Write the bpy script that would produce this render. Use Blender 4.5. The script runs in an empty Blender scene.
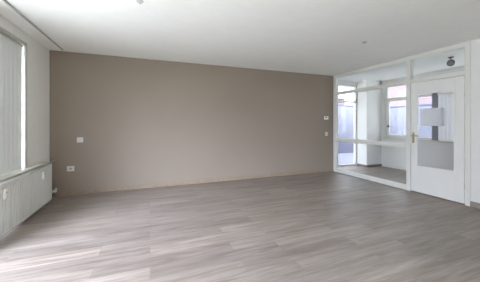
import bpy, bmesh, math, random
from mathutils import Vector, Matrix

random.seed(7)
S = bpy.context.scene
COL = S.collection
PI = math.pi

# ------------------------------------------------------------------ camera
H = 2.6                                   # room height, camera at half of it
YAW = math.atan2(90.0, 235.0)
cam_data = bpy.data.cameras.new('camera')
cam_data.sensor_fit = 'HORIZONTAL'
cam_data.sensor_width = 36.0
cam_data.lens = 36.0 * 235.0 / 480.0
cam_data.shift_y = -17.5 / 480.0
cam_data.clip_start = 0.02
cam = bpy.data.objects.new('camera', cam_data)
cam.location = (0, 0, 1.3)
cam.rotation_euler = (PI / 2, 0, -YAW)
COL.objects.link(cam)
S.camera = cam

# ------------------------------------------------------------------ world
world = bpy.data.worlds.new('sky')
S.world = world
world.use_nodes = True
wn = world.node_tree
bg = wn.nodes['Background']
tc = wn.nodes.new('ShaderNodeTexCoord')
sep = wn.nodes.new('ShaderNodeSeparateXYZ')
ramp = wn.nodes.new('ShaderNodeValToRGB')
ramp.color_ramp.elements[0].position = 0.0
ramp.color_ramp.elements[0].color = (0.36, 0.37, 0.385, 1)
ramp.color_ramp.elements[1].position = 0.95
ramp.color_ramp.elements[1].color = (0.875, 0.955, 1.12, 1)
wn.links.new(tc.outputs['Generated'], sep.inputs[0])
wn.links.new(sep.outputs['Z'], ramp.inputs[0])
wn.links.new(ramp.outputs[0], bg.inputs['Color'])
# brighter part of the overcast sky, where the sun stands behind the cloud
glow_dir = Vector((-0.56, -0.69, 0.48)).normalized()
dot = wn.nodes.new('ShaderNodeVectorMath'); dot.operation = 'DOT_PRODUCT'
dot.inputs[1].default_value = glow_dir
wn.links.new(tc.outputs['Generated'], dot.inputs[0])
mx0 = wn.nodes.new('ShaderNodeMath'); mx0.operation = 'MAXIMUM'; mx0.inputs[1].default_value = 0.0
wn.links.new(dot.outputs['Value'], mx0.inputs[0])
pw0 = wn.nodes.new('ShaderNodeMath'); pw0.operation = 'POWER'; pw0.inputs[1].default_value = 10.0
wn.links.new(mx0.outputs[0], pw0.inputs[0])
glow = wn.nodes.new('ShaderNodeMix'); glow.data_type = 'RGBA'; glow.blend_type = 'ADD'
glow.clamp_result = False
glow.inputs[7].default_value = (2.75, 3.1, 3.95, 1)
wn.links.new(pw0.outputs[0], glow.inputs[0])
wn.links.new(ramp.outputs[0], glow.inputs[6])
wn.links.new(glow.outputs[2], bg.inputs['Color'])
bg.inputs['Strength'].default_value = 5.0

# daylight enters through the windows: portals guide the sky light
def portal(name, loc, rot, sx, sy):
    l = bpy.data.lights.new(name, 'AREA')
    l.shape = 'RECTANGLE'
    l.size, l.size_y = sx, sy
    l.cycles.is_portal = True
    o = bpy.data.objects.new(name, l)
    o.location = loc
    o.rotation_euler = rot
    COL.objects.link(o)

# area lights shine along local -Z
portal('portal_left', (-1.95, 1.6, 1.3), (0, -PI / 2, 0), 2.6, 5.6)
portal('portal_rear', (-0.67, -1.5, 1.25), (PI / 2, 0, 0), 1.7, 2.5)
portal('portal_hall', (6.85, 3.2, 1.7), (0, PI / 2, 0), 1.8, 4.2)
portal('portal_terrace', (5.4, 5.7, 1.3), (-PI / 2, 0, 0), 1.4, 2.6)

S.view_settings.view_transform = 'Standard'
S.view_settings.look = 'None'
S.view_settings.exposure = 1.07
S.view_settings.gamma = 1.0
S.view_settings.use_curve_mapping = False
S.cycles.use_denoising = True
S.cycles.max_bounces = 14
S.cycles.diffuse_bounces = 8
S.cycles.transparent_max_bounces = 16
S.cycles.sample_clamp_indirect = 6.0
S.cycles.caustics_reflective = False
S.cycles.caustics_refractive = False

# ------------------------------------------------------------------ materials
def new_mat(name):
    m = bpy.data.materials.new(name)
    m.use_nodes = True
    nt = m.node_tree
    return m, nt, nt.nodes['Principled BSDF'], nt.nodes['Material Output']

def plain(name, color, rough=0.5, metal=0.0, noise=0.03, scale=6.0, bump=0.0, bscale=200.0, spec=0.5):
    m, nt, b, out = new_mat(name)
    t = nt.nodes.new('ShaderNodeTexCoord')
    n = nt.nodes.new('ShaderNodeTexNoise')
    n.inputs['Scale'].default_value = scale
    n.inputs['Detail'].default_value = 4
    r = nt.nodes.new('ShaderNodeValToRGB')
    r.color_ramp.elements[0].position = 0.3
    r.color_ramp.elements[1].position = 0.7
    r.color_ramp.elements[0].color = (*[c * (1 - noise) for c in color], 1)
    r.color_ramp.elements[1].color = (*[min(1, c * (1 + noise)) for c in color], 1)
    nt.links.new(t.outputs['Object'], n.inputs['Vector'])
    nt.links.new(n.outputs['Fac'], r.inputs[0])
    nt.links.new(r.outputs[0], b.inputs['Base Color'])
    b.inputs['Roughness'].default_value = rough
    b.inputs['Metallic'].default_value = metal
    b.inputs['Specular IOR Level'].default_value = spec
    if bump > 0:
        n2 = nt.nodes.new('ShaderNodeTexNoise')
        n2.inputs['Scale'].default_value = bscale
        bp = nt.nodes.new('ShaderNodeBump')
        bp.inputs['Strength'].default_value = bump
        bp.inputs['Distance'].default_value = 0.002
        nt.links.new(t.outputs['Object'], n2.inputs['Vector'])
        nt.links.new(n2.outputs['Fac'], bp.inputs['Height'])
        nt.links.new(bp.outputs[0], b.inputs['Normal'])
    return m

def glass(name, tint=(0.97, 0.98, 0.98), blend=0.06):
    m, nt, b, out = new_mat(name)
    nt.nodes.remove(b)
    tr = nt.nodes.new('ShaderNodeBsdfTransparent')
    tr.inputs[0].default_value = (*tint, 1)
    gl = nt.nodes.new('ShaderNodeBsdfGlossy')
    gl.inputs['Roughness'].default_value = 0.01
    lw = nt.nodes.new('ShaderNodeLayerWeight')
    lw.inputs['Blend'].default_value = 0.5
    pw = nt.nodes.new('ShaderNodeMath'); pw.operation = 'POWER'; pw.inputs[1].default_value = 5.0
    fr = nt.nodes.new('ShaderNodeMath'); fr.operation = 'MULTIPLY_ADD'
    fr.inputs[1].default_value = 0.9; fr.inputs[2].default_value = 0.03
    nt.links.new(lw.outputs['Facing'], pw.inputs[0])
    nt.links.new(pw.outputs[0], fr.inputs[0])
    mx = nt.nodes.new('ShaderNodeMixShader')
    nt.links.new(fr.outputs[0], mx.inputs[0])
    nt.links.new(tr.outputs[0], mx.inputs[1])
    nt.links.new(gl.outputs[0], mx.inputs[2])
    nt.links.new(mx.outputs[0], out.inputs[0])
    return m

def fabric(name, color, trans):
    m, nt, b, out = new_mat(name)
    t = nt.nodes.new('ShaderNodeTexCoord')
    n = nt.nodes.new('ShaderNodeTexNoise')
    n.inputs['Scale'].default_value = 90
    mp = nt.nodes.new('ShaderNodeMapping')
    mp.inputs['Scale'].default_value = (1, 1, 0.15)
    nt.links.new(t.outputs['Object'], mp.inputs[0])
    nt.links.new(mp.outputs[0], n.inputs['Vector'])
    r = nt.nodes.new('ShaderNodeValToRGB')
    r.color_ramp.elements[0].color = (*[c * 0.94 for c in color], 1)
    r.color_ramp.elements[1].color = (*color, 1)
    nt.links.new(n.outputs['Fac'], r.inputs[0])
    d = nt.nodes.new('ShaderNodeBsdfDiffuse')
    tl = nt.nodes.new('ShaderNodeBsdfTranslucent')
    mx = nt.nodes.new('ShaderNodeMixShader')
    mx.inputs[0].default_value = trans
    nt.links.new(r.outputs[0], d.inputs[0])
    nt.links.new(r.outputs[0], tl.inputs[0])
    nt.links.new(d.outputs[0], mx.inputs[1])
    nt.links.new(tl.outputs[0], mx.inputs[2])
    nt.links.new(mx.outputs[0], out.inputs[0])
    return m

def laminate(name):
    m, nt, b, out = new_mat(name)
    L = nt.links.new
    t = nt.nodes.new('ShaderNodeTexCoord')
    br = nt.nodes.new('ShaderNodeTexBrick')
    br.offset = 0.37
    br.inputs['Scale'].default_value = 1.0
    br.inputs['Brick Width'].default_value = 1.28
    br.inputs['Row Height'].default_value = 0.19
    br.inputs['Mortar Size'].default_value = 0.0016
    br.inputs['Mortar Smooth'].default_value = 0.2
    br.inputs['Bias'].default_value = 0.0
    br.inputs['Color1'].default_value = (0, 0, 0, 1)
    br.inputs['Color2'].default_value = (1, 1, 1, 1)
    br.inputs['Mortar'].default_value = (0.5, 0.5, 0.5, 1)
    L(t.outputs['Object'], br.inputs['Vector'])
    # grain, shifted board by board
    sepb = nt.nodes.new('ShaderNodeSeparateColor')
    L(br.outputs['Color'], sepb.inputs[0])
    comb = nt.nodes.new('ShaderNodeCombineXYZ')
    mul = nt.nodes.new('ShaderNodeMath'); mul.operation = 'MULTIPLY'; mul.inputs[1].default_value = 13.0
    L(sepb.outputs[0], mul.inputs[0])
    L(mul.outputs[0], comb.inputs[0]); L(mul.outputs[0], comb.inputs[2])
    add = nt.nodes.new('ShaderNodeVectorMath'); add.operation = 'ADD'
    L(t.outputs['Object'], add.inputs[0]); L(comb.outputs[0], add.inputs[1])
    mp = nt.nodes.new('ShaderNodeMapping'); mp.inputs['Scale'].default_value = (0.9, 11.0, 1.0)
    L(add.outputs[0], mp.inputs[0])
    n1 = nt.nodes.new('ShaderNodeTexNoise'); n1.inputs['Scale'].default_value = 1.6
    n1.inputs['Detail'].default_value = 6; n1.inputs['Roughness'].default_value = 0.6
    n1.inputs['Distortion'].default_value = 0.6
    L(mp.outputs[0], n1.inputs['Vector'])
    mp2 = nt.nodes.new('ShaderNodeMapping'); mp2.inputs['Scale'].default_value = (3.0, 70.0, 1.0)
    L(add.outputs[0], mp2.inputs[0])
    n2 = nt.nodes.new('ShaderNodeTexNoise'); n2.inputs['Scale'].default_value = 2.0
    n2.inputs['Detail'].default_value = 3
    L(mp2.outputs[0], n2.inputs['Vector'])
    r1 = nt.nodes.new('ShaderNodeValToRGB')
    e = r1.color_ramp.elements
    e[0].position = 0.30; e[0].color = (0.168, 0.133, 0.107, 1)
    e[1].position = 0.72; e[1].color = (0.328, 0.280, 0.246, 1)
    k = e.new(0.5); k.color = (0.247, 0.205, 0.174, 1)
    L(n1.outputs['Fac'], r1.inputs[0])
    # fine grain
    r2 = nt.nodes.new('ShaderNodeValToRGB')
    r2.color_ramp.elements[0].position = 0.3; r2.color_ramp.elements[0].color = (0.86, 0.86, 0.86, 1)
    r2.color_ramp.elements[1].position = 0.7; r2.color_ramp.elements[1].color = (1.08, 1.08, 1.08, 1)
    L(n2.outputs['Fac'], r2.inputs[0])
    m1 = nt.nodes.new('ShaderNodeMix'); m1.data_type = 'RGBA'; m1.blend_type = 'MULTIPLY'
    m1.inputs[0].default_value = 1.0
    L(r1.outputs[0], m1.inputs[6]); L(r2.outputs[0], m1.inputs[7])
    # board tone
    r3 = nt.nodes.new('ShaderNodeValToRGB')
    r3.color_ramp.elements[0].color = (0.86, 0.86, 0.87, 1)
    r3.color_ramp.elements[1].color = (1.12, 1.11, 1.10, 1)
    L(br.outputs['Color'], r3.inputs[0])
    m2 = nt.nodes.new('ShaderNodeMix'); m2.data_type = 'RGBA'; m2.blend_type = 'MULTIPLY'
    m2.inputs[0].default_value = 1.0
    L(m1.outputs[2], m2.inputs[6]); L(r3.outputs[0], m2.inputs[7])
    # joints
    m3 = nt.nodes.new('ShaderNodeMix'); m3.data_type = 'RGBA'
    m3.inputs[7].default_value = (0.12, 0.10, 0.09, 1)
    mj = nt.nodes.new('ShaderNodeMath'); mj.operation = 'MULTIPLY'; mj.inputs[1].default_value = 0.4
    L(br.outputs['Fac'], mj.inputs[0]); L(mj.outputs[0], m3.inputs[0])
    L(m2.outputs[2], m3.inputs[6])
    L(m3.outputs[2], b.inputs['Base Color'])
    rr = nt.nodes.new('ShaderNodeMapRange')
    rr.inputs['To Min'].default_value = 0.38; rr.inputs['To Max'].default_value = 0.52
    L(n1.outputs['Fac'], rr.inputs['Value']); L(rr.outputs[0], b.inputs['Roughness'])
    bp = nt.nodes.new('ShaderNodeBump'); bp.inputs['Strength'].default_value = 0.12
    bp.inputs['Distance'].default_value = 0.001
    L(n2.outputs['Fac'], bp.inputs['Height']); L(bp.outputs[0], b.inputs['Normal'])
    return m

def brickwork(name):
    m, nt, b, out = new_mat(name)
    t = nt.nodes.new('ShaderNodeTexCoord')
    mp = nt.nodes.new('ShaderNodeMapping'); mp.inputs['Rotation'].default_value = (PI / 2, 0, 0)
    br = nt.nodes.new('ShaderNodeTexBrick')
    br.inputs['Scale'].default_value = 4.0
    br.inputs['Color1'].default_value = (0.13, 0.09, 0.09, 1)
    br.inputs['Color2'].default_value = (0.15, 0.10, 0.10, 1)
    br.inputs['Mortar'].default_value = (0.15, 0.12, 0.12, 1)
    nt.links.new(t.outputs['Object'], mp.inputs[0])
    nt.links.new(mp.outputs[0], br.inputs['Vector'])
    nt.links.new(br.outputs['Color'], b.inputs['Base Color'])
    b.inputs['Roughness'].default_value = 0.9
    return m

M = dict(
    taupe=plain('taupe_wall_paint', (0.252, 0.203, 0.158), 0.75, bump=0.25, noise=0.02, scale=1.5),
    lightened_wall=plain('lightened_white_wall_paint', (0.86, 0.86, 0.82), 0.8, bump=0.25, noise=0.015),  # same white wall paint, colour raised to stand in for more light
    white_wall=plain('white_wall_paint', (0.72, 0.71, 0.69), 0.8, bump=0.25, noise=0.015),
    ceiling=plain('white_ceiling_paint', (0.88, 0.88, 0.84), 0.9, bump=0.3, noise=0.015),
    floor=laminate('grey_oak_laminate'),
    joinery=plain('cream_gloss_paint', (0.70, 0.695, 0.645), 0.35, noise=0.01),
    beige=plain('beige_frame_paint', (0.50, 0.485, 0.43), 0.4, noise=0.02),
    ivory=plain('ivory_switch_plastic', (0.60, 0.575, 0.52), 0.3, noise=0.01),
    door=plain('white_door_paint', (0.755, 0.75, 0.725), 0.35, noise=0.01),
    radiator=plain('radiator_enamel', (0.66, 0.665, 0.63), 0.3, noise=0.01),
    sill=plain('sill_stone', (0.60, 0.57, 0.49), 0.35, noise=0.06, scale=40),
    plastic=plain('white_plastic', (0.78, 0.77, 0.73), 0.3, noise=0.01),
    grey_plastic=plain('grey_plastic', (0.30, 0.30, 0.29), 0.4, noise=0.02),
    wood_strip=plain('oak_skirting', (0.27, 0.195, 0.135), 0.45, noise=0.12, scale=14),
    grey_strip=plain('grey_brown_skirting', (0.30, 0.26, 0.235), 0.45, noise=0.08, scale=14),
    brown_strip=plain('dark_skirting', (0.17, 0.13, 0.105), 0.5, noise=0.08, scale=14),
    alu=plain('satin_aluminium', (0.62, 0.62, 0.60), 0.32, metal=0.9, noise=0.02),
    rail=plain('grey_rail', (0.40, 0.39, 0.38), 0.45, noise=0.03),
    brass=plain('worn_brass', (0.50, 0.40, 0.24), 0.35, metal=0.9, noise=0.05),
    dark=plain('dark_grey_metal', (0.035, 0.036, 0.04), 0.3, metal=0.3, noise=0.05),
    blue_post=plain('grey_blue_paint', (0.20, 0.20, 0.23), 0.5, noise=0.02),
    lens=plain('lamp_lens', (0.16, 0.16, 0.165), 0.1, noise=0.01),
    cap=plain('ceiling_cap_plastic', (0.55, 0.545, 0.53), 0.5, noise=0.03),
    glass=glass('window_glass'),
    door_glass=glass('smoky_door_glass', (0.92, 0.925, 0.935)),
    blind=fabric('blind_fabric', (0.74, 0.74, 0.71), 0.10),
    hall_blind=fabric('hall_blind_fabric', (0.86, 0.86, 0.86), 0.42),
    white_enamel=plain('white_enamel', (0.88, 0.88, 0.89), 0.35, noise=0.01),
    fence=plain('pale_fence_paint', (0.19, 0.19, 0.225), 0.8, noise=0.05),
    plinth=plain('fence_plinth', (0.14, 0.14, 0.185), 0.8, noise=0.05),
    paving=plain('pale_paving', (0.68, 0.66, 0.60), 0.9, noise=0.08),
    tiles=plain('grey_terrace_tiles', (0.20, 0.20, 0.245), 0.8, noise=0.08, scale=3),
    brick=brickwork('red_brick'),
    roof=plain('grey_roof_edge', (0.3, 0.3, 0.32), 0.8, noise=0.05),
)

# ------------------------------------------------------------------ mesh helpers
class MB:
    def __init__(self):
        self.bm = bmesh.new()
    def box(self, x0, y0, z0, x1, y1, z1, bev=0.0, seg=2):
        r = bmesh.ops.create_cube(self.bm, size=1.0)
        vs = r['verts']
        c = Vector(((x0 + x1) / 2, (y0 + y1) / 2, (z0 + z1) / 2))
        s = Vector((abs(x1 - x0), abs(y1 - y0), abs(z1 - z0)))
        for v in vs:
            v.co = Vector((v.co.x * s.x, v.co.y * s.y, v.co.z * s.z)) + c
        if bev > 0:
            es = list({e for v in vs for e in v.link_edges})
            bmesh.ops.bevel(self.bm, geom=es, offset=bev, segments=seg, affect='EDGES', profile=0.5)
        return self
    def cyl(self, p0, p1, r0, r1=None, n=20, bev=0.0):
        r1 = r0 if r1 is None else r1
        p0, p1 = Vector(p0), Vector(p1)
        d = p1 - p0
        mat = Matrix.Translation((p0 + p1) / 2) @ d.to_track_quat('Z', 'Y').to_matrix().to_4x4()
        bmesh.ops.create_cone(self.bm, cap_ends=True, segments=n, radius1=r0, radius2=r1, depth=d.length, matrix=mat)
        return self
    def ball(self, c, r, n=20, scale=(1, 1, 1)):
        mat = Matrix.Translation(c) @ Matrix.Diagonal((*scale, 1))
        bmesh.ops.create_uvsphere(self.bm, u_segments=n, v_segments=n // 2, radius=r, matrix=mat)
        return self
    def lathe(self, c, axis, prof, n=24):
        """prof: list of (distance along axis, radius)"""
        q = Vector(axis).to_track_quat('Z', 'Y')
        rings = []
        for (h, r) in prof:
            ring = []
            for i in range(n):
                a = 2 * PI * i / n
                ring.append(self.bm.verts.new(Vector(c) + q @ Vector((r * math.cos(a), r * math.sin(a), h))))
            rings.append(ring)
        for a, b in zip(rings, rings[1:]):
            for i in range(n):
                self.bm.faces.new((a[i], a[(i + 1) % n], b[(i + 1) % n], b[i]))
        self.bm.faces.new(list(reversed(rings[0])))
        self.bm.faces.new(rings[-1])
        return self
    def tube(self, pts, r, n=12):
        for a, b in zip(pts, pts[1:]):
            self.cyl(a, b, r, n=n)
        for p in pts[1:-1]:
            self.ball(p, r, n=n)
        return self
    def prism(self, poly, y0, y1):
        """poly in (x, z), extruded along y"""
        a = [self.bm.verts.new((x, y0, z)) for x, z in poly]
        b = [self.bm.verts.new((x, y1, z)) for x, z in poly]
        n = len(poly)
        for i in range(n):
            self.bm.faces.new((a[i], a[(i + 1) % n], b[(i + 1) % n], b[i]))
        self.bm.faces.new(list(reversed(a)))
        self.bm.faces.new(b)
        return self
    def build(self, name, mat, parent=None, smooth=False, at=None):
        bmesh.ops.recalc_face_normals(self.bm, faces=self.bm.faces[:])
        me = bpy.data.meshes.new(name)
        org = Vector(at) if at is not None else (Vector(parent.matrix_world.translation) if parent else Vector((0, 0, 0)))
        if parent is not None:
            org = ORG[parent.name]
        for v in self.bm.verts:
            v.co -= org
        self.bm.to_mesh(me)
        self.bm.free()
        me.materials.append(mat)
        if smooth:
            for p in me.polygons:
                p.use_smooth = True
            me.set_sharp_from_angle(angle=math.radians(35))
        o = bpy.data.objects.new(name, me)
        COL.objects.link(o)
        if parent is not None:
            o.parent = parent
            ORG[o.name] = org.copy()
        else:
            o.location = org
            ORG[o.name] = org.copy()
        return o

ORG = {}

def thing(name, label, cat, loc, group=None):
    o = bpy.data.objects.new(name, None)
    o.empty_display_size = 0.1
    o.location = loc
    COL.objects.link(o)
    ORG[o.name] = Vector(loc)
    o['label'] = label
    o['category'] = cat
    if group:
        o['group'] = group
    return o

def tag(o, label, cat, group=None, kind=None):
    o['label'] = label
    o['category'] = cat
    if group:
        o['group'] = group
    if kind:
        o['kind'] = kind
    return o

def struct(o, label, cat):
    return tag(o, label, cat, kind='structure')

# ------------------------------------------------------------------ dimensions
XL, XR = -1.66, 4.70            # left wall, glazed wall
YB, YR = 5.09, -1.20            # taupe wall, wall behind the camera
XH = 6.615                      # outer wall of the hall
YT = 5.50                       # terrace door wall
WY0, WY1 = -0.9, 4.247          # left window opening
WZ1 = 2.426
SILL = 0.665
RX0, RX1 = -1.45, 0.1           # window added in the unseen wall behind the camera

# ------------------------------------------------------------------ the setting
struct(MB().box(XL - 0.25, YR - 0.2, -0.12, XH + 0.2, YT + 0.15, 0.0).build('floor', M['floor']),
       'grey brown oak laminate floor with boards running from window wall to door', 'floor')
struct(MB().box(XL - 0.25, YR - 0.2, H, XH + 0.2, YT + 0.15, H + 0.15).build('ceiling', M['ceiling']),
       'plain white painted ceiling over the empty room', 'ceiling')

w = MB()
w.box(XL - 0.2, WY1, 0, XL, YB + 0.2, H)                       # beside the window up to the corner
w.box(XL - 0.2, YR - 0.2, WZ1, XL, WY1, H)                     # lintel
w.box(XL - 0.2, YR - 0.2, 0, XL, WY0, WZ1)                     # behind the camera
w.box(XL - 0.2, 3.80, 0, XL, WY1, 0.62)                        # parapet piece under the sill
struct(w.build('wall_left', M['lightened_wall']), 'white painted wall with the large window and radiators', 'wall')

w = MB()
w.box(XL, YB, 0, XR + 0.06, YB + 0.15, H)
w.box(XR - 0.1, YB + 0.15, 0, XR + 0.06, YT + 0.15, H)
struct(w.build('wall_back', M['taupe']), 'large taupe painted accent wall at the end of the room', 'wall')

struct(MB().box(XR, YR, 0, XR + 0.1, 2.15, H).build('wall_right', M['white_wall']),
       'narrow strip of white wall right of the panelled door', 'wall')
w = MB()
w.box(XL, YR - 0.2, 0, RX0, YR, H)
w.box(RX1, YR - 0.2, 0, XH + 0.2, YR, H)
w.box(RX0, YR - 0.2, 0, RX1, YR, 0.08)
w.box(RX0, YR - 0.2, 2.42, RX1, YR, H)
struct(w.build('wall_rear', M['lightened_wall']),
       'white wall closing the room opposite the taupe wall', 'wall')

# hall shell
w = MB()
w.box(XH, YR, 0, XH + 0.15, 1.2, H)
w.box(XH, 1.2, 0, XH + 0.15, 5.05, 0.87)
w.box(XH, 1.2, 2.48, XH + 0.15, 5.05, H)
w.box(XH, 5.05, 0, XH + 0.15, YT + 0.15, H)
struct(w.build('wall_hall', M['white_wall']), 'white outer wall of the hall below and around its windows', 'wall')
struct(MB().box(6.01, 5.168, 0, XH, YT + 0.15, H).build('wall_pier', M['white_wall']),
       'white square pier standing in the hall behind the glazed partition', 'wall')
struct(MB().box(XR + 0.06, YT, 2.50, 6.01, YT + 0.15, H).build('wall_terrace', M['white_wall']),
       'white lintel strip above the glazed terrace door', 'wall')

# skirtings
struct(MB().box(XL, YB - 0.014, 0, XR - 0.02, YB, 0.06, 0.004).build('baseboard_back', M['wood_strip']),
       'thin oak coloured skirting along the taupe wall', 'skirting')
struct(MB().box(XR - 0.014, YR, 0, XR, 2.15, 0.085, 0.004).build('baseboard_right', M['grey_strip']),
       'grey brown skirting at the foot of the narrow white wall', 'skirting')
w = MB()
w.box(5.998, 5.156, 0, XH, 5.168, 0.065)
w.box(5.998, 5.168, 0, 6.01, YT, 0.065)
struct(w.build('baseboard_pier', M['brown_strip']), 'dark brown skirting around the white pier in the hall', 'skirting')

# ------------------------------------------------------------------ left window
def frame_boxes(mb, x0, x1, y0, y1, z0, z1, t):
    mb.box(x0, y0, z0, x1, y0 + t, z1, 0.004)
    mb.box(x0, y1 - t, z0, x1, y1, z1, 0.004)
    mb.box(x0, y0 + t, z0, x1, y1 - t, z0 + t, 0.004)
    mb.box(x0, y0 + t, z1 - t, x1, y1 - t, z1, 0.004)

f = MB()
fx0, fx1 = XL - 0.17, XL - 0.11
f.box(fx0, WY0, 0.0, fx1, WY0 + 0.06, WZ1, 0.004)
f.box(fx0 - 0.003, WY1 - 0.03, 0.60, fx1 + 0.003, WY1, WZ1 + 0.003, 0.004)
f.box(fx0, WY0, WZ1 - 0.05, fx1, WY1, WZ1, 0.004)
f.box(fx0, 2.98, 0.60, fx1, WY1, 0.66, 0.004)
f.box(fx0, WY0, 0.0, fx1, 3.80, 0.05, 0.004)
f.box(fx0, 3.75, 0.0, fx1, 3.80, 0.66, 0.004)
for y in (0.8, 2.98):
    f.box(fx0 - 0.003, y - 0.04, 0.003, fx1 + 0.003, y + 0.04, WZ1 + 0.003, 0.004)
win = struct(f.build('window_1', M['joinery']), 'wide window behind the vertical blinds on the left wall', 'window')
ys = [WY0 + 0.06, 0.76, 0.84, 2.94, 3.02, WY1 - 0.03]
for a, b in ((0, 1), (2, 3), (4, 5)):
    MB().box(fx0 + 0.025, ys[a], 0.66 if a == 4 else 0.05, fx0 + 0.031, ys[b], WZ1 - 0.05).build('pane', M['glass'], win)
MB().box(fx0 + 0.025, 3.02, 0.05, fx0 + 0.031, 3.75, 0.60).build('pane', M['glass'], win)
# beaded strip around the opening
t = MB()
t.box(XL - 0.012, WY1 - 0.032, SILL, XL + 0.010, WY1 + 0.006, WZ1 + 0.025, 0.003)
t.box(XL - 0.012, WY0, WZ1 - 0.012, XL + 0.010, WY1 - 0.032, WZ1 + 0.025, 0.003)
t.build('architrave', M['beige'], win)
sl = MB()
sl.box(XL - 0.11, 3.02, SILL - 0.02, XL + 0.10, WY1, SILL, 0.005, 3)
sl.box(XL + 0.0005, WY1, SILL - 0.02, XL + 0.10, 4.755, SILL, 0.005, 3)
sl.build('window_sill', M['sill'], win)

# vertical blind
bl = thing('vertical_blind', 'white vertical slat blind covering the window above the radiators', 'blind', (XL - 0.05, 3.2, SILL))
MB().box(XL - 0.075, 3.2, WZ1 - 0.045, XL - 0.022, WY1 - 0.034, WZ1 - 0.014, 0.004).build('headrail', M['rail'], bl)
m_ = MB()
y = 4.15
ang = math.radians(7)
while y > 3.3:
    n = 6
    col = []
    for i in range(n + 1):
        u = (i / n - 0.5) * 0.127
        bow = 0.003 * (1 - (2 * i / n - 1) ** 2)
        px = XL - 0.040 + u * math.sin(ang) + bow
        py = y + u * math.cos(ang)
        col.append((px, py))
    zb, zt = SILL + 0.001, WZ1 - 0.046
    for side in (0, 1):
        pass
    fr = [(m_.bm.verts.new((px, py, zb)), m_.bm.verts.new((px, py, zt))) for px, py in col]
    bk = [(m_.bm.verts.new((px - 0.0008, py, zb)), m_.bm.verts.new((px - 0.0008, py, zt))) for px, py in col]
    for q in (fr, bk):
        for i in range(n):
            m_.bm.faces.new((q[i][0], q[i + 1][0], q[i + 1][1], q[i][1]))
    for i in (0, n):
        m_.bm.faces.new((fr[i][0], fr[i][1], bk[i][1], bk[i][0]))
    y -= 0.104
m_.build('slat_fabric', M['blind'], bl, smooth=True)

# curtain rail on the ceiling
cr = MB()
cr.box(-1.442, -1.0, H - 0.016, -1.420, 4.93, H, 0.002)
cr.box(-1.446, 4.93, H - 0.02, -1.416, 4.955, H, 0.003)
tag(cr.build('curtain_rail', M['rail']), 'thin grey curtain rail fixed along the ceiling near the window', 'curtain rail')

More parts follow.
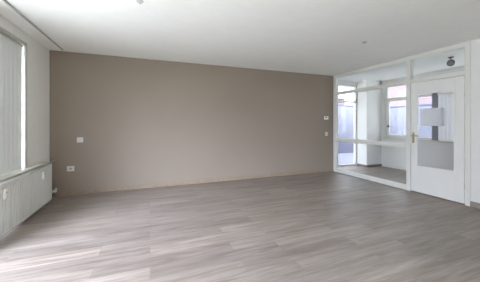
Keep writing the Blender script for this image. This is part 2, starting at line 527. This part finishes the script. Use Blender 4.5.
# ------------------------------------------------------------------ radiators
def radiator(y0, y1, label, valve, meter):
    xf, z0, z1 = XL + 0.15, 0.048, 0.630
    r = thing('radiator', label, 'radiator', (XL + 0.1, (y0 + y1) / 2, 0), 'radiators under the window')
    # front panel with pressed vertical channels
    mb = MB()
    pitch = 0.056
    n = max(4, round((y1 - y0 - 0.03) / pitch))
    p = (y1 - y0 - 0.03) / n
    prof = [(y0, xf - 0.012), (y0 + 0.004, xf)]
    for i in range(n):
        b = y0 + 0.015 + i * p
        prof += [(b + 0.002, xf), (b + 0.010, xf - 0.016), (b + 0.022, xf - 0.016), (b + 0.036, xf)]
    prof += [(y1 - 0.004, xf), (y1, xf - 0.012)]
    def strip(zs):
        cols = []
        for (yy, xx) in prof:
            cols.append([mb.bm.verts.new((xx if 0 < k < len(zs) - 1 or True else xf, yy, z)) for k, z in enumerate(zs)])
        for a, b in zip(cols, cols[1:]):
            for k in range(len(zs) - 1):
                mb.bm.faces.new((a[k], b[k], b[k + 1], a[k + 1]))
    zs = [z0 + 0.03, z1 - 0.03]
    strip(zs)
    mb.box(xf - 0.02, y0, z0, xf, y1, z0 + 0.03, 0.004)
    mb.box(xf - 0.02, y0, z1 - 0.03, xf, y1, z1, 0.004)
    mb.box(xf - 0.030, y0 + 0.002, z0 + 0.004, xf - 0.018, y1 - 0.002, z1 - 0.004)
    mb.build('front_panel', M['radiator'], r)
    MB().box(XL + 0.035, y0 + 0.01, z0, XL + 0.05, y1 - 0.01, z1, 0.006).build('rear_panel', M['radiator'], r)
    cv = MB()
    k = y0 + 0.03
    while k < y1 - 0.03:
        cv.box(XL + 0.05, k, z0 + 0.06, xf - 0.030, k + 0.002, z1 - 0.02)
        k += 0.0333
    cv.build('convector_fins', M['radiator'], r)
    g = MB()
    k = y0
    g.box(XL + 0.035, y0, z1 - 0.002, XL + 0.045, y1, z1 + 0.008)
    g.box(xf - 0.014, y0, z1 - 0.002, xf - 0.002, y1, z1 + 0.008)
    while k < y1 - 0.012:
        g.box(XL + 0.035, k, z1, xf - 0.004, k + 0.012, z1 + 0.006)
        k += 0.03
    g.build('top_grille', M['radiator'], r)
    for yy in (y0, y1 - 0.006):
        MB().box(XL + 0.035, yy, z0 + 0.01, xf - 0.006, yy + 0.006, z1, 0.002).build('side_panel', M['radiator'], r)
    for yy in (y0 + 0.12, y1 - 0.16):
        b = MB()
        b.box(XL + 0.002, yy, 0, XL + 0.035, yy + 0.03, z1 - 0.06, 0.002)
        b.build('bracket', M['radiator'], r)
    # heat meter clipped to the middle of the panel
    c = meter
    hm = MB()
    hm.box(xf, c - 0.021, z1 - 0.165, xf + 0.028, c + 0.021, z1 - 0.06, 0.006, 3)
    hm = hm.build('heat_meter', M['plastic'], r)
    MB().box(xf + 0.028, c - 0.011, z1 - 0.10, xf + 0.0295, c + 0.011, z1 - 0.083).build('display', M['grey_plastic'], hm)
    if valve:
        v = MB()
        zc, xc = 0.13, XL + 0.095
        v.cyl((xc, y1 - 0.004, zc), (xc, YB - 0.16, zc), 0.009)
        v.lathe((xc, YB - 0.20, zc), (0, 1, 0), [(0, 0.012), (0.006, 0.022), (0.045, 0.022), (0.055, 0.016), (0.07, 0.012)])
        v.lathe((xc, YB - 0.165, zc), (1, 0, 0), [(0, 0.012), (0.02, 0.012), (0.024, 0.019), (0.055, 0.018), (0.06, 0.012)])
        v.build('valve', M['plastic'], r, smooth=True)
        p_ = MB()
        p_.cyl((xc, YB - 0.14, zc), (xc, YB - 0.002, zc), 0.008)
        p_.lathe((xc, YB - 0.012, zc), (0, 1, 0), [(0, 0.013), (0.006, 0.022), (0.011, 0.022)])
        p_.build('pipe', M['radiator'], r, smooth=True)
        p_ = MB()
        p_.tube([(XL + 0.09, y1 - 0.05, z1 - 0.03), (XL + 0.09, y1 + 0.03, z1 - 0.03), (XL + 0.09, y1 + 0.03, 0.648), (XL + 0.09, YB - 0.002, 0.648)], 0.008)
        p_.build('pipe', M['rail'], r, smooth=True)
    return r

radiator(3.98, 4.735, 'short cream panel radiator with valve nearest the taupe wall', True, 4.357)
radiator(3.05, 3.96, 'long cream panel radiator cut off by the left edge of the picture', False, 3.353)

# ------------------------------------------------------------------ glazed partition and door
f = MB()
px0, px1 = XR - 0.02, XR + 0.07
def post(y0, y1, z0=-0.01, z1=H + 0.01):
    f.box(px0, y0, z0, px1, y1, z1, 0.005)
post(4.995, YB - 0.002)
post(3.053, 3.132)
post(2.15, 2.214)
f.box(px0, 2.214, H - 0.075, px1, 3.053, H + 0.01, 0.005)            # head
f.box(px0, 3.132, H - 0.075, px1, 4.995, H + 0.01, 0.005)
f.box(px0, 3.132, 2.075, px1, 4.995, 2.135, 0.005)            # transom over the glazing
f.box(px0, 2.214, 2.075, px1, 3.053, 2.135, 0.005)            # transom over the door
f.box(px0, 3.132, 0.826, px1, 4.995, 0.905, 0.005)            # middle rail
f.box(px0, 3.132, 0.0, px1, 4.995, 0.085, 0.005)              # bottom rail
part = struct(f.build('window_2', M['joinery']), 'cream glazed timber partition between the room and the hall', 'window')
gx = XR + 0.02
for y0, y1, z0, z1 in ((3.132, 4.995, 2.135, H - 0.075), (3.132, 4.995, 0.905, 2.075), (3.132, 4.995, 0.085, 0.826), (2.214, 3.053, 2.135, H - 0.075)):
    MB().box(gx, y0, z0, gx + 0.006, y1, z1).build('pane', M['glass'], part)
# glazing beads
gb = MB()
for y0, y1, z0, z1 in ((3.132, 4.995, 2.135, H - 0.075), (3.132, 4.995, 0.905, 2.075), (3.132, 4.995, 0.085, 0.826), (2.214, 3.053, 2.135, H - 0.075)):
    frame_boxes(gb, gx - 0.016, gx, y0, y1, z0, z1, 0.014)
gb.build('glazing_bead', M['joinery'], part)

dx0, dx1 = XR - 0.012, XR + 0.03
d = MB()
DY0, DY1, DZ1 = 2.222, 3.046, 2.068
GY0, GY1, GZ0, GZ1 = 2.353, 2.935, 0.505, 1.855
d.box(dx0, DY0, 0.018, dx1, GY0, DZ1, 0.003)
d.box(dx0, GY1, 0.018, dx1, DY1, DZ1, 0.003)
d.box(dx0, GY0, 0.018, dx1, GY1, GZ0, 0.0)
d.box(dx0, GY0, GZ1, dx1, GY1, DZ1, 0.0)
door = struct(d.build('door_1', M['door']), 'white flush door with a tall clear glass panel', 'door')
MB().box(XR + 0.008, GY0, GZ0, XR + 0.014, GY1, GZ1).build('pane', M['door_glass'], door)
gb = MB()
frame_boxes(gb, dx0 - 0.006, XR + 0.008, GY0, GY1, GZ0, GZ1, 0.012)
gb.build('glazing_bead', M['door'], door)
hd = MB()
hy = 3.0
hd.box(dx0 - 0.006, hy - 0.02, 0.93, dx0, hy + 0.02, 1.13, 0.003)
hd.cyl((dx0 - 0.05, hy, 1.07), (dx0, hy, 1.07), 0.008)
hd.box(dx0 - 0.058, hy - 0.125, 1.061, dx0 - 0.042, hy + 0.012, 1.079, 0.005)
hd.lathe((dx0 - 0.006, hy, 0.97), (-1, 0, 0), [(0, 0.008), (0.004, 0.008)])
hd.build('handle', M['brass'], door, smooth=True)
for z in (0.25, 1.72):
    MB().cyl((dx0 - 0.006, 2.217, z), (dx0 - 0.006, 2.217, z + 0.09), 0.007).build('hinge', M['alu'], door, smooth=True)
struct(MB().box(XR - 0.005, 2.214, 0, XR + 0.06, 3.053, 0.012, 0.002).build('trim_1', M['brown_strip']),  # dark colour stands in for the shadow gap below the door
       'threshold strip coloured dark as the shadow gap under the white door', 'threshold')

# ------------------------------------------------------------------ hall windows
f = MB()
hx0, hx1 = XH + 0.03, XH + 0.09
f.box(hx0, 1.2, 0.87, hx1, 5.05, 0.93, 0.004)
f.box(hx0, 1.2, 2.43, hx1, 5.05, 2.48, 0.004)
f.box(hx0, 1.2, 2.00, hx1, 5.05, 2.05, 0.004)
for y0, y1 in ((5.0, 5.05), (4.18, 4.26), (2.5, 2.58), (1.2, 1.25)):
    f.box(hx0 - 0.002, y0, 0.92, hx1 + 0.002, y1, 2.44, 0.004)
w3 = struct(f.build('window_3', M['joinery']), 'row of hall windows seen through the glazed partition and door', 'window')
MB().box(XH - 0.06, 1.2, 0.855, XH + 0.03, 5.05, 0.88, 0.004).build('window_sill', M['sill'], w3)
MB().box(XH - 0.004, 3.655, 0.88, XH + 0.10, 3.79, 2.48, 0.004).build('mullion', M['blue_post'], w3)
for y0, y1 in ((4.26, 5.0), (3.79, 4.18), (2.58, 3.655), (1.25, 2.5)):
    MB().box(hx0 + 0.03, y0, 0.93, hx0 + 0.036, y1, 2.00).build('pane', M['glass'], w3)
    MB().box(hx0 + 0.03, y0, 2.05, hx0 + 0.036, y1, 2.43).build('pane', M['glass'], w3)
cs = MB()
frame_boxes(cs, hx0 - 0.015, hx0 + 0.02, 4.26, 4.985, 0.93, 2.00, 0.045)
cs = cs.build('casement', M['joinery'], w3)
ch = MB()
ch.box(hx0 - 0.025, 4.945, 1.17, hx0 - 0.014, 4.975, 1.27, 0.002)
ch.cyl((hx0 - 0.05, 4.96, 1.22), (hx0 - 0.015, 4.96, 1.22), 0.008)
ch.box(hx0 - 0.06, 4.82, 1.205, hx0 - 0.045, 4.975, 1.225, 0.004)
ch.build('handle', M['dark'], cs)

# window added behind the camera to bring in more daylight
f = MB()
ry0, ry1 = YR - 0.16, YR - 0.10
f.box(RX0, ry0, 0.08, RX0 + 0.06, ry1, 2.42, 0.004)
f.box(RX1 - 0.06, ry0, 0.08, RX1, ry1, 2.42, 0.004)
f.box(RX0, ry0, 0.08, RX1, ry1, 0.14, 0.004)
f.box(RX0, ry0, 2.36, RX1, ry1, 2.42, 0.004)
f.box(-0.71, ry0, 0.14, -0.64, ry1, 2.36, 0.004)
w4 = struct(f.build('window_4_added', M['joinery']), 'tall window added for daylight in the unseen wall facing the taupe wall', 'window')
for x0, x1 in ((RX0 + 0.06, -0.71), (-0.64, RX1 - 0.06)):
    MB().box(x0, ry0 + 0.025, 0.14, x1, ry0 + 0.031, 2.36).build('pane', M['glass'], w4)

# pale vertical blind in the hall
b2 = thing('vertical_blind', 'pale vertical blind in the hall seen through the door glass', 'blind', (XH - 0.03, 3.3, 0.88))
MB().box(XH - 0.05, 2.6, 2.0, XH - 0.008, 3.645, 2.045, 0.004).build('headrail', M['plastic'], b2)
m_ = MB()
y = 3.59
while y > 2.65:
    for off in (0.0, 0.001):
        q = []
        for i in range(5):
            u = (i / 4 - 0.5) * 0.095
            bow = 0.006 * (1 - (i / 2 - 1) ** 2)
            q.append((XH - 0.028 - bow + 0.12 * u + off, y + u))
        vs = [(m_.bm.verts.new((a, b, 0.9)), m_.bm.verts.new((a, b, 2.0))) for a, b in q]
        for i in range(4):
            m_.bm.faces.new((vs[i][0], vs[i + 1][0], vs[i + 1][1], vs[i][1]))
    y -= 0.082
m_.build('slat_fabric', M['hall_blind'], b2, smooth=True)

# white cabinet on the dark mullion
wc = thing('wall_cabinet', 'small square white cabinet mounted in the hall behind the door glass', 'cabinet', (XH - 0.1, 3.74, 1.24))
MB().box(XH - 0.14, 3.51, 1.24, XH - 0.004, 3.97, 1.68, 0.006).build('body', M['white_enamel'], wc)
MB().box(XH - 0.157, 3.515, 1.245, XH - 0.14, 3.965, 1.675, 0.004).build('door', M['white_enamel'], wc)

# spotlight under the hall ceiling
sp = thing('ceiling_spotlight', 'round dark spotlight under the hall ceiling above the door', 'lamp', (5.5, 2.82, H))
MB().lathe((5.5, 2.82, H), (0, 0, -1), [(0, 0.045), (0.012, 0.045), (0.018, 0.03)]).build('base', M['dark'], sp, smooth=True)
MB().cyl((5.5, 2.82, H - 0.015), (5.5, 2.82, H - 0.06), 0.009).build('stem', M['dark'], sp, smooth=True)
hdv = Vector((-0.75, -0.35, -0.55)).normalized()
hc = Vector((5.5, 2.82, H - 0.105))
MB().lathe(hc - hdv * 0.055, hdv, [(0.0, 0.018), (0.008, 0.036), (0.03, 0.055), (0.06, 0.062), (0.10, 0.060), (0.104, 0.052)]).build('head', M['dark'], sp, smooth=True)
MB().lathe(hc + hdv * 0.048, hdv, [(0.0, 0.044), (0.004, 0.044), (0.010, 0.02)]).build('lens', M['lens'], sp, smooth=True)

# ------------------------------------------------------------------ terrace door
f = MB()
ty0, ty1 = YT + 0.03, YT + 0.10
tx0, tx1 = XR + 0.06, 6.01
f.box(tx0, ty0 - 0.002, 0, tx0 + 0.06, ty1 + 0.002, 2.50, 0.004)
f.box(tx1 - 0.045, ty0 - 0.002, 0, tx1, ty1 + 0.002, 2.50, 0.004)
f.box(tx0, ty0, 2.45, tx1, ty1, 2.50, 0.004)
f.box(tx0, ty0, 1.94, tx1, ty1, 1.99, 0.004)
f.box(tx0, ty0, 0, tx1, ty1, 0.05, 0.004)
td = struct(f.build('door_2', M['joinery']), 'glazed terrace door at the far end of the hall', 'door')
MB().box(tx0 + 0.06, YT + 0.06, 0.05, tx1 - 0.045, YT + 0.066, 1.94).build('pane', M['glass'], td)
MB().box(tx0 + 0.06, YT + 0.06, 1.99, tx1 - 0.045, YT + 0.066, 2.45).build('pane', M['glass'], td)

# ------------------------------------------------------------------ switches and sockets on the taupe wall
def plate(name, label, cat, x, z, wd, hg, dp=0.010):
    o = thing(name, label, cat, (x, YB, z))
    MB().box(x - wd / 2, YB - dp, z - hg / 2, x + wd / 2, YB, z + hg / 2, 0.003).build('cover_plate', M['ivory'], o)
    return o
o = plate('light_switch', 'white switch plate on the taupe wall, higher of the pair near the radiator', 'switch', -1.20, 1.0, 0.10, 0.095)
MB().box(-1.232, YB - 0.016, 0.968, -1.168, YB - 0.009, 1.032, 0.003).build('rocker', M['ivory'], o)
o = plate('wall_socket', 'white wall socket low on the taupe wall near the radiator', 'socket', -1.345, 0.48, 0.112, 0.092)
for dx in (-0.0,):
    MB().lathe((-1.345 + dx, YB - 0.010, 0.48), (0, -1, 0), [(0, 0.029), (0.004, 0.029), (0.004, 0.023), (0.0005, 0.022)]).build('socket_rim', M['ivory'], o, smooth=True)
    MB().lathe((-1.345 + dx, YB - 0.010, 0.48), (0, -1, 0), [(0, 0.021), (0.001, 0.021)]).build('socket_well', M['grey_plastic'], o)
o = thing('thermostat', 'white room thermostat on the taupe wall above the light switch by the partition', 'thermostat', (4.43, YB, 1.45))
MB().box(4.365, YB - 0.028, 1.405, 4.495, YB, 1.495, 0.006).build('housing', M['plastic'], o)
MB().box(4.385, YB - 0.0295, 1.445, 4.44, YB - 0.028, 1.48).build('display', M['grey_plastic'], o)
MB().lathe((4.468, YB - 0.028, 1.45), (0, -1, 0), [(0, 0.013), (0.008, 0.012), (0.009, 0.008)]).build('dial', M['plastic'], o, smooth=True)
o = plate('light_switch', 'white light switch on the taupe wall directly below the thermostat', 'switch', 4.445, 1.02, 0.085, 0.105)
MB().box(4.415, YB - 0.016, 0.985, 4.475, YB - 0.009, 1.055, 0.003).build('rocker', M['ivory'], o)

# ------------------------------------------------------------------ ceiling outlets
def ceiling_cap(x, y, label):
    o = thing('ceiling_outlet', label, 'ceiling outlet', (x, y, H), 'lamp outlets on the ceiling')
    MB().lathe((x, y, H), (0, 0, -1), [(0, 0.036), (0.006, 0.036), (0.012, 0.030), (0.014, 0.012)]).build('cap', M['cap'], o, smooth=True)
    h = MB()
    pts = [(x, y, H - 0.010), (x, y, H - 0.016)]
    for k in range(7):
        a = PI / 2 - k * PI * 1.5 / 6
        pts.append((x + 0.008 * math.cos(a), y, H - 0.024 + 0.008 * math.sin(a)))
    h.tube(pts, 0.0028, n=8)
    h.build('hook', M['rail'], o, smooth=True)
ceiling_cap(3.20, 2.79, 'small grey lamp outlet on the ceiling towards the glazed partition')
ceiling_cap(-0.10, 2.71, 'small grey lamp outlet on the ceiling at the top edge of the picture')

# ------------------------------------------------------------------ outside
struct(MB().box(XH + 0.15, -3.0, 2.68, XH + 1.45, 5.65, 2.82).box(XR - 1, 5.65, 2.68, XH + 1.45, 6.9, 2.82).build('added_overhang', M['paving']),  # overhang added to reduce sky light entering the hall
       'concrete overhang added outside the hall to cut the sky light', 'slab')
struct(MB().box(-40, -30, -0.22, 45, 40, -0.14).build('ground', M['paving']), 'pale paved terrace outside the hall', 'ground')
struct(MB().box(4.0, YT + 0.16, -0.14, 9.6, 8.37, -0.06).build('terrace', M['tiles']), 'bluish grey tiled terrace outside the glazed terrace door', 'terrace')
def fence(name, label, along_x, c, a0, a1, h):
    o = thing(name, label, 'fence', ((a0 + a1) / 2, c, -0.14) if along_x else (c, (a0 + a1) / 2, -0.14), 'garden fences')
    m1, m2, m3 = MB(), MB(), MB()
    k = a0
    while k < a1:
        if along_x:
            m1.box(k, c, 0.45, min(k + 0.14, a1), c + 0.02, h)
        else:
            m1.box(c, k, 0.45, c + 0.02, min(k + 0.14, a1), h)
        k += 0.145
    if along_x:
        m2.box(a0, c - 0.02, -0.14, a1, c + 0.04, 0.45)
        m3.box(a0, c - 0.03, h, a1, c + 0.05, h + 0.04)
    else:
        m2.box(c - 0.02, a0, -0.14, c + 0.04, a1, 0.45)
        m3.box(c - 0.03, a0, h, c + 0.05, a1, h + 0.04)
    m1.build('fence_boards', M['fence'], o)
    m2.build('plinth', M['plinth'], o)
    m3.build('cap_rail', M['plinth'], o)
fence('garden_fence', 'pale bluish fence beyond the terrace door', True, 8.4, 4.0, 9.6, 2.12)
fence('garden_fence', 'pale bluish fence outside the hall windows', False, 9.7, 2.0, 8.3, 2.0)
def house(label, x0, y0, x1, y1, h):
    o = thing('neighbour_house', label, 'house', ((x0 + x1) / 2, (y0 + y1) / 2, -0.14))
    MB().box(x0, y0, -0.14, x1, y1, h).build('wall', M['brick'], o)
    MB().box(x0 - 0.2, y0 - 0.2, h, x1 + 0.2, y1 + 0.2, h + 0.2).build('roof', M['roof'], o)
house('red brick house beyond the hall window fence', 17, 6, 23, 14.5, 4.9)
house('low red brick outbuilding beyond the terrace fence', 10, 17, 17, 22, 3.6)
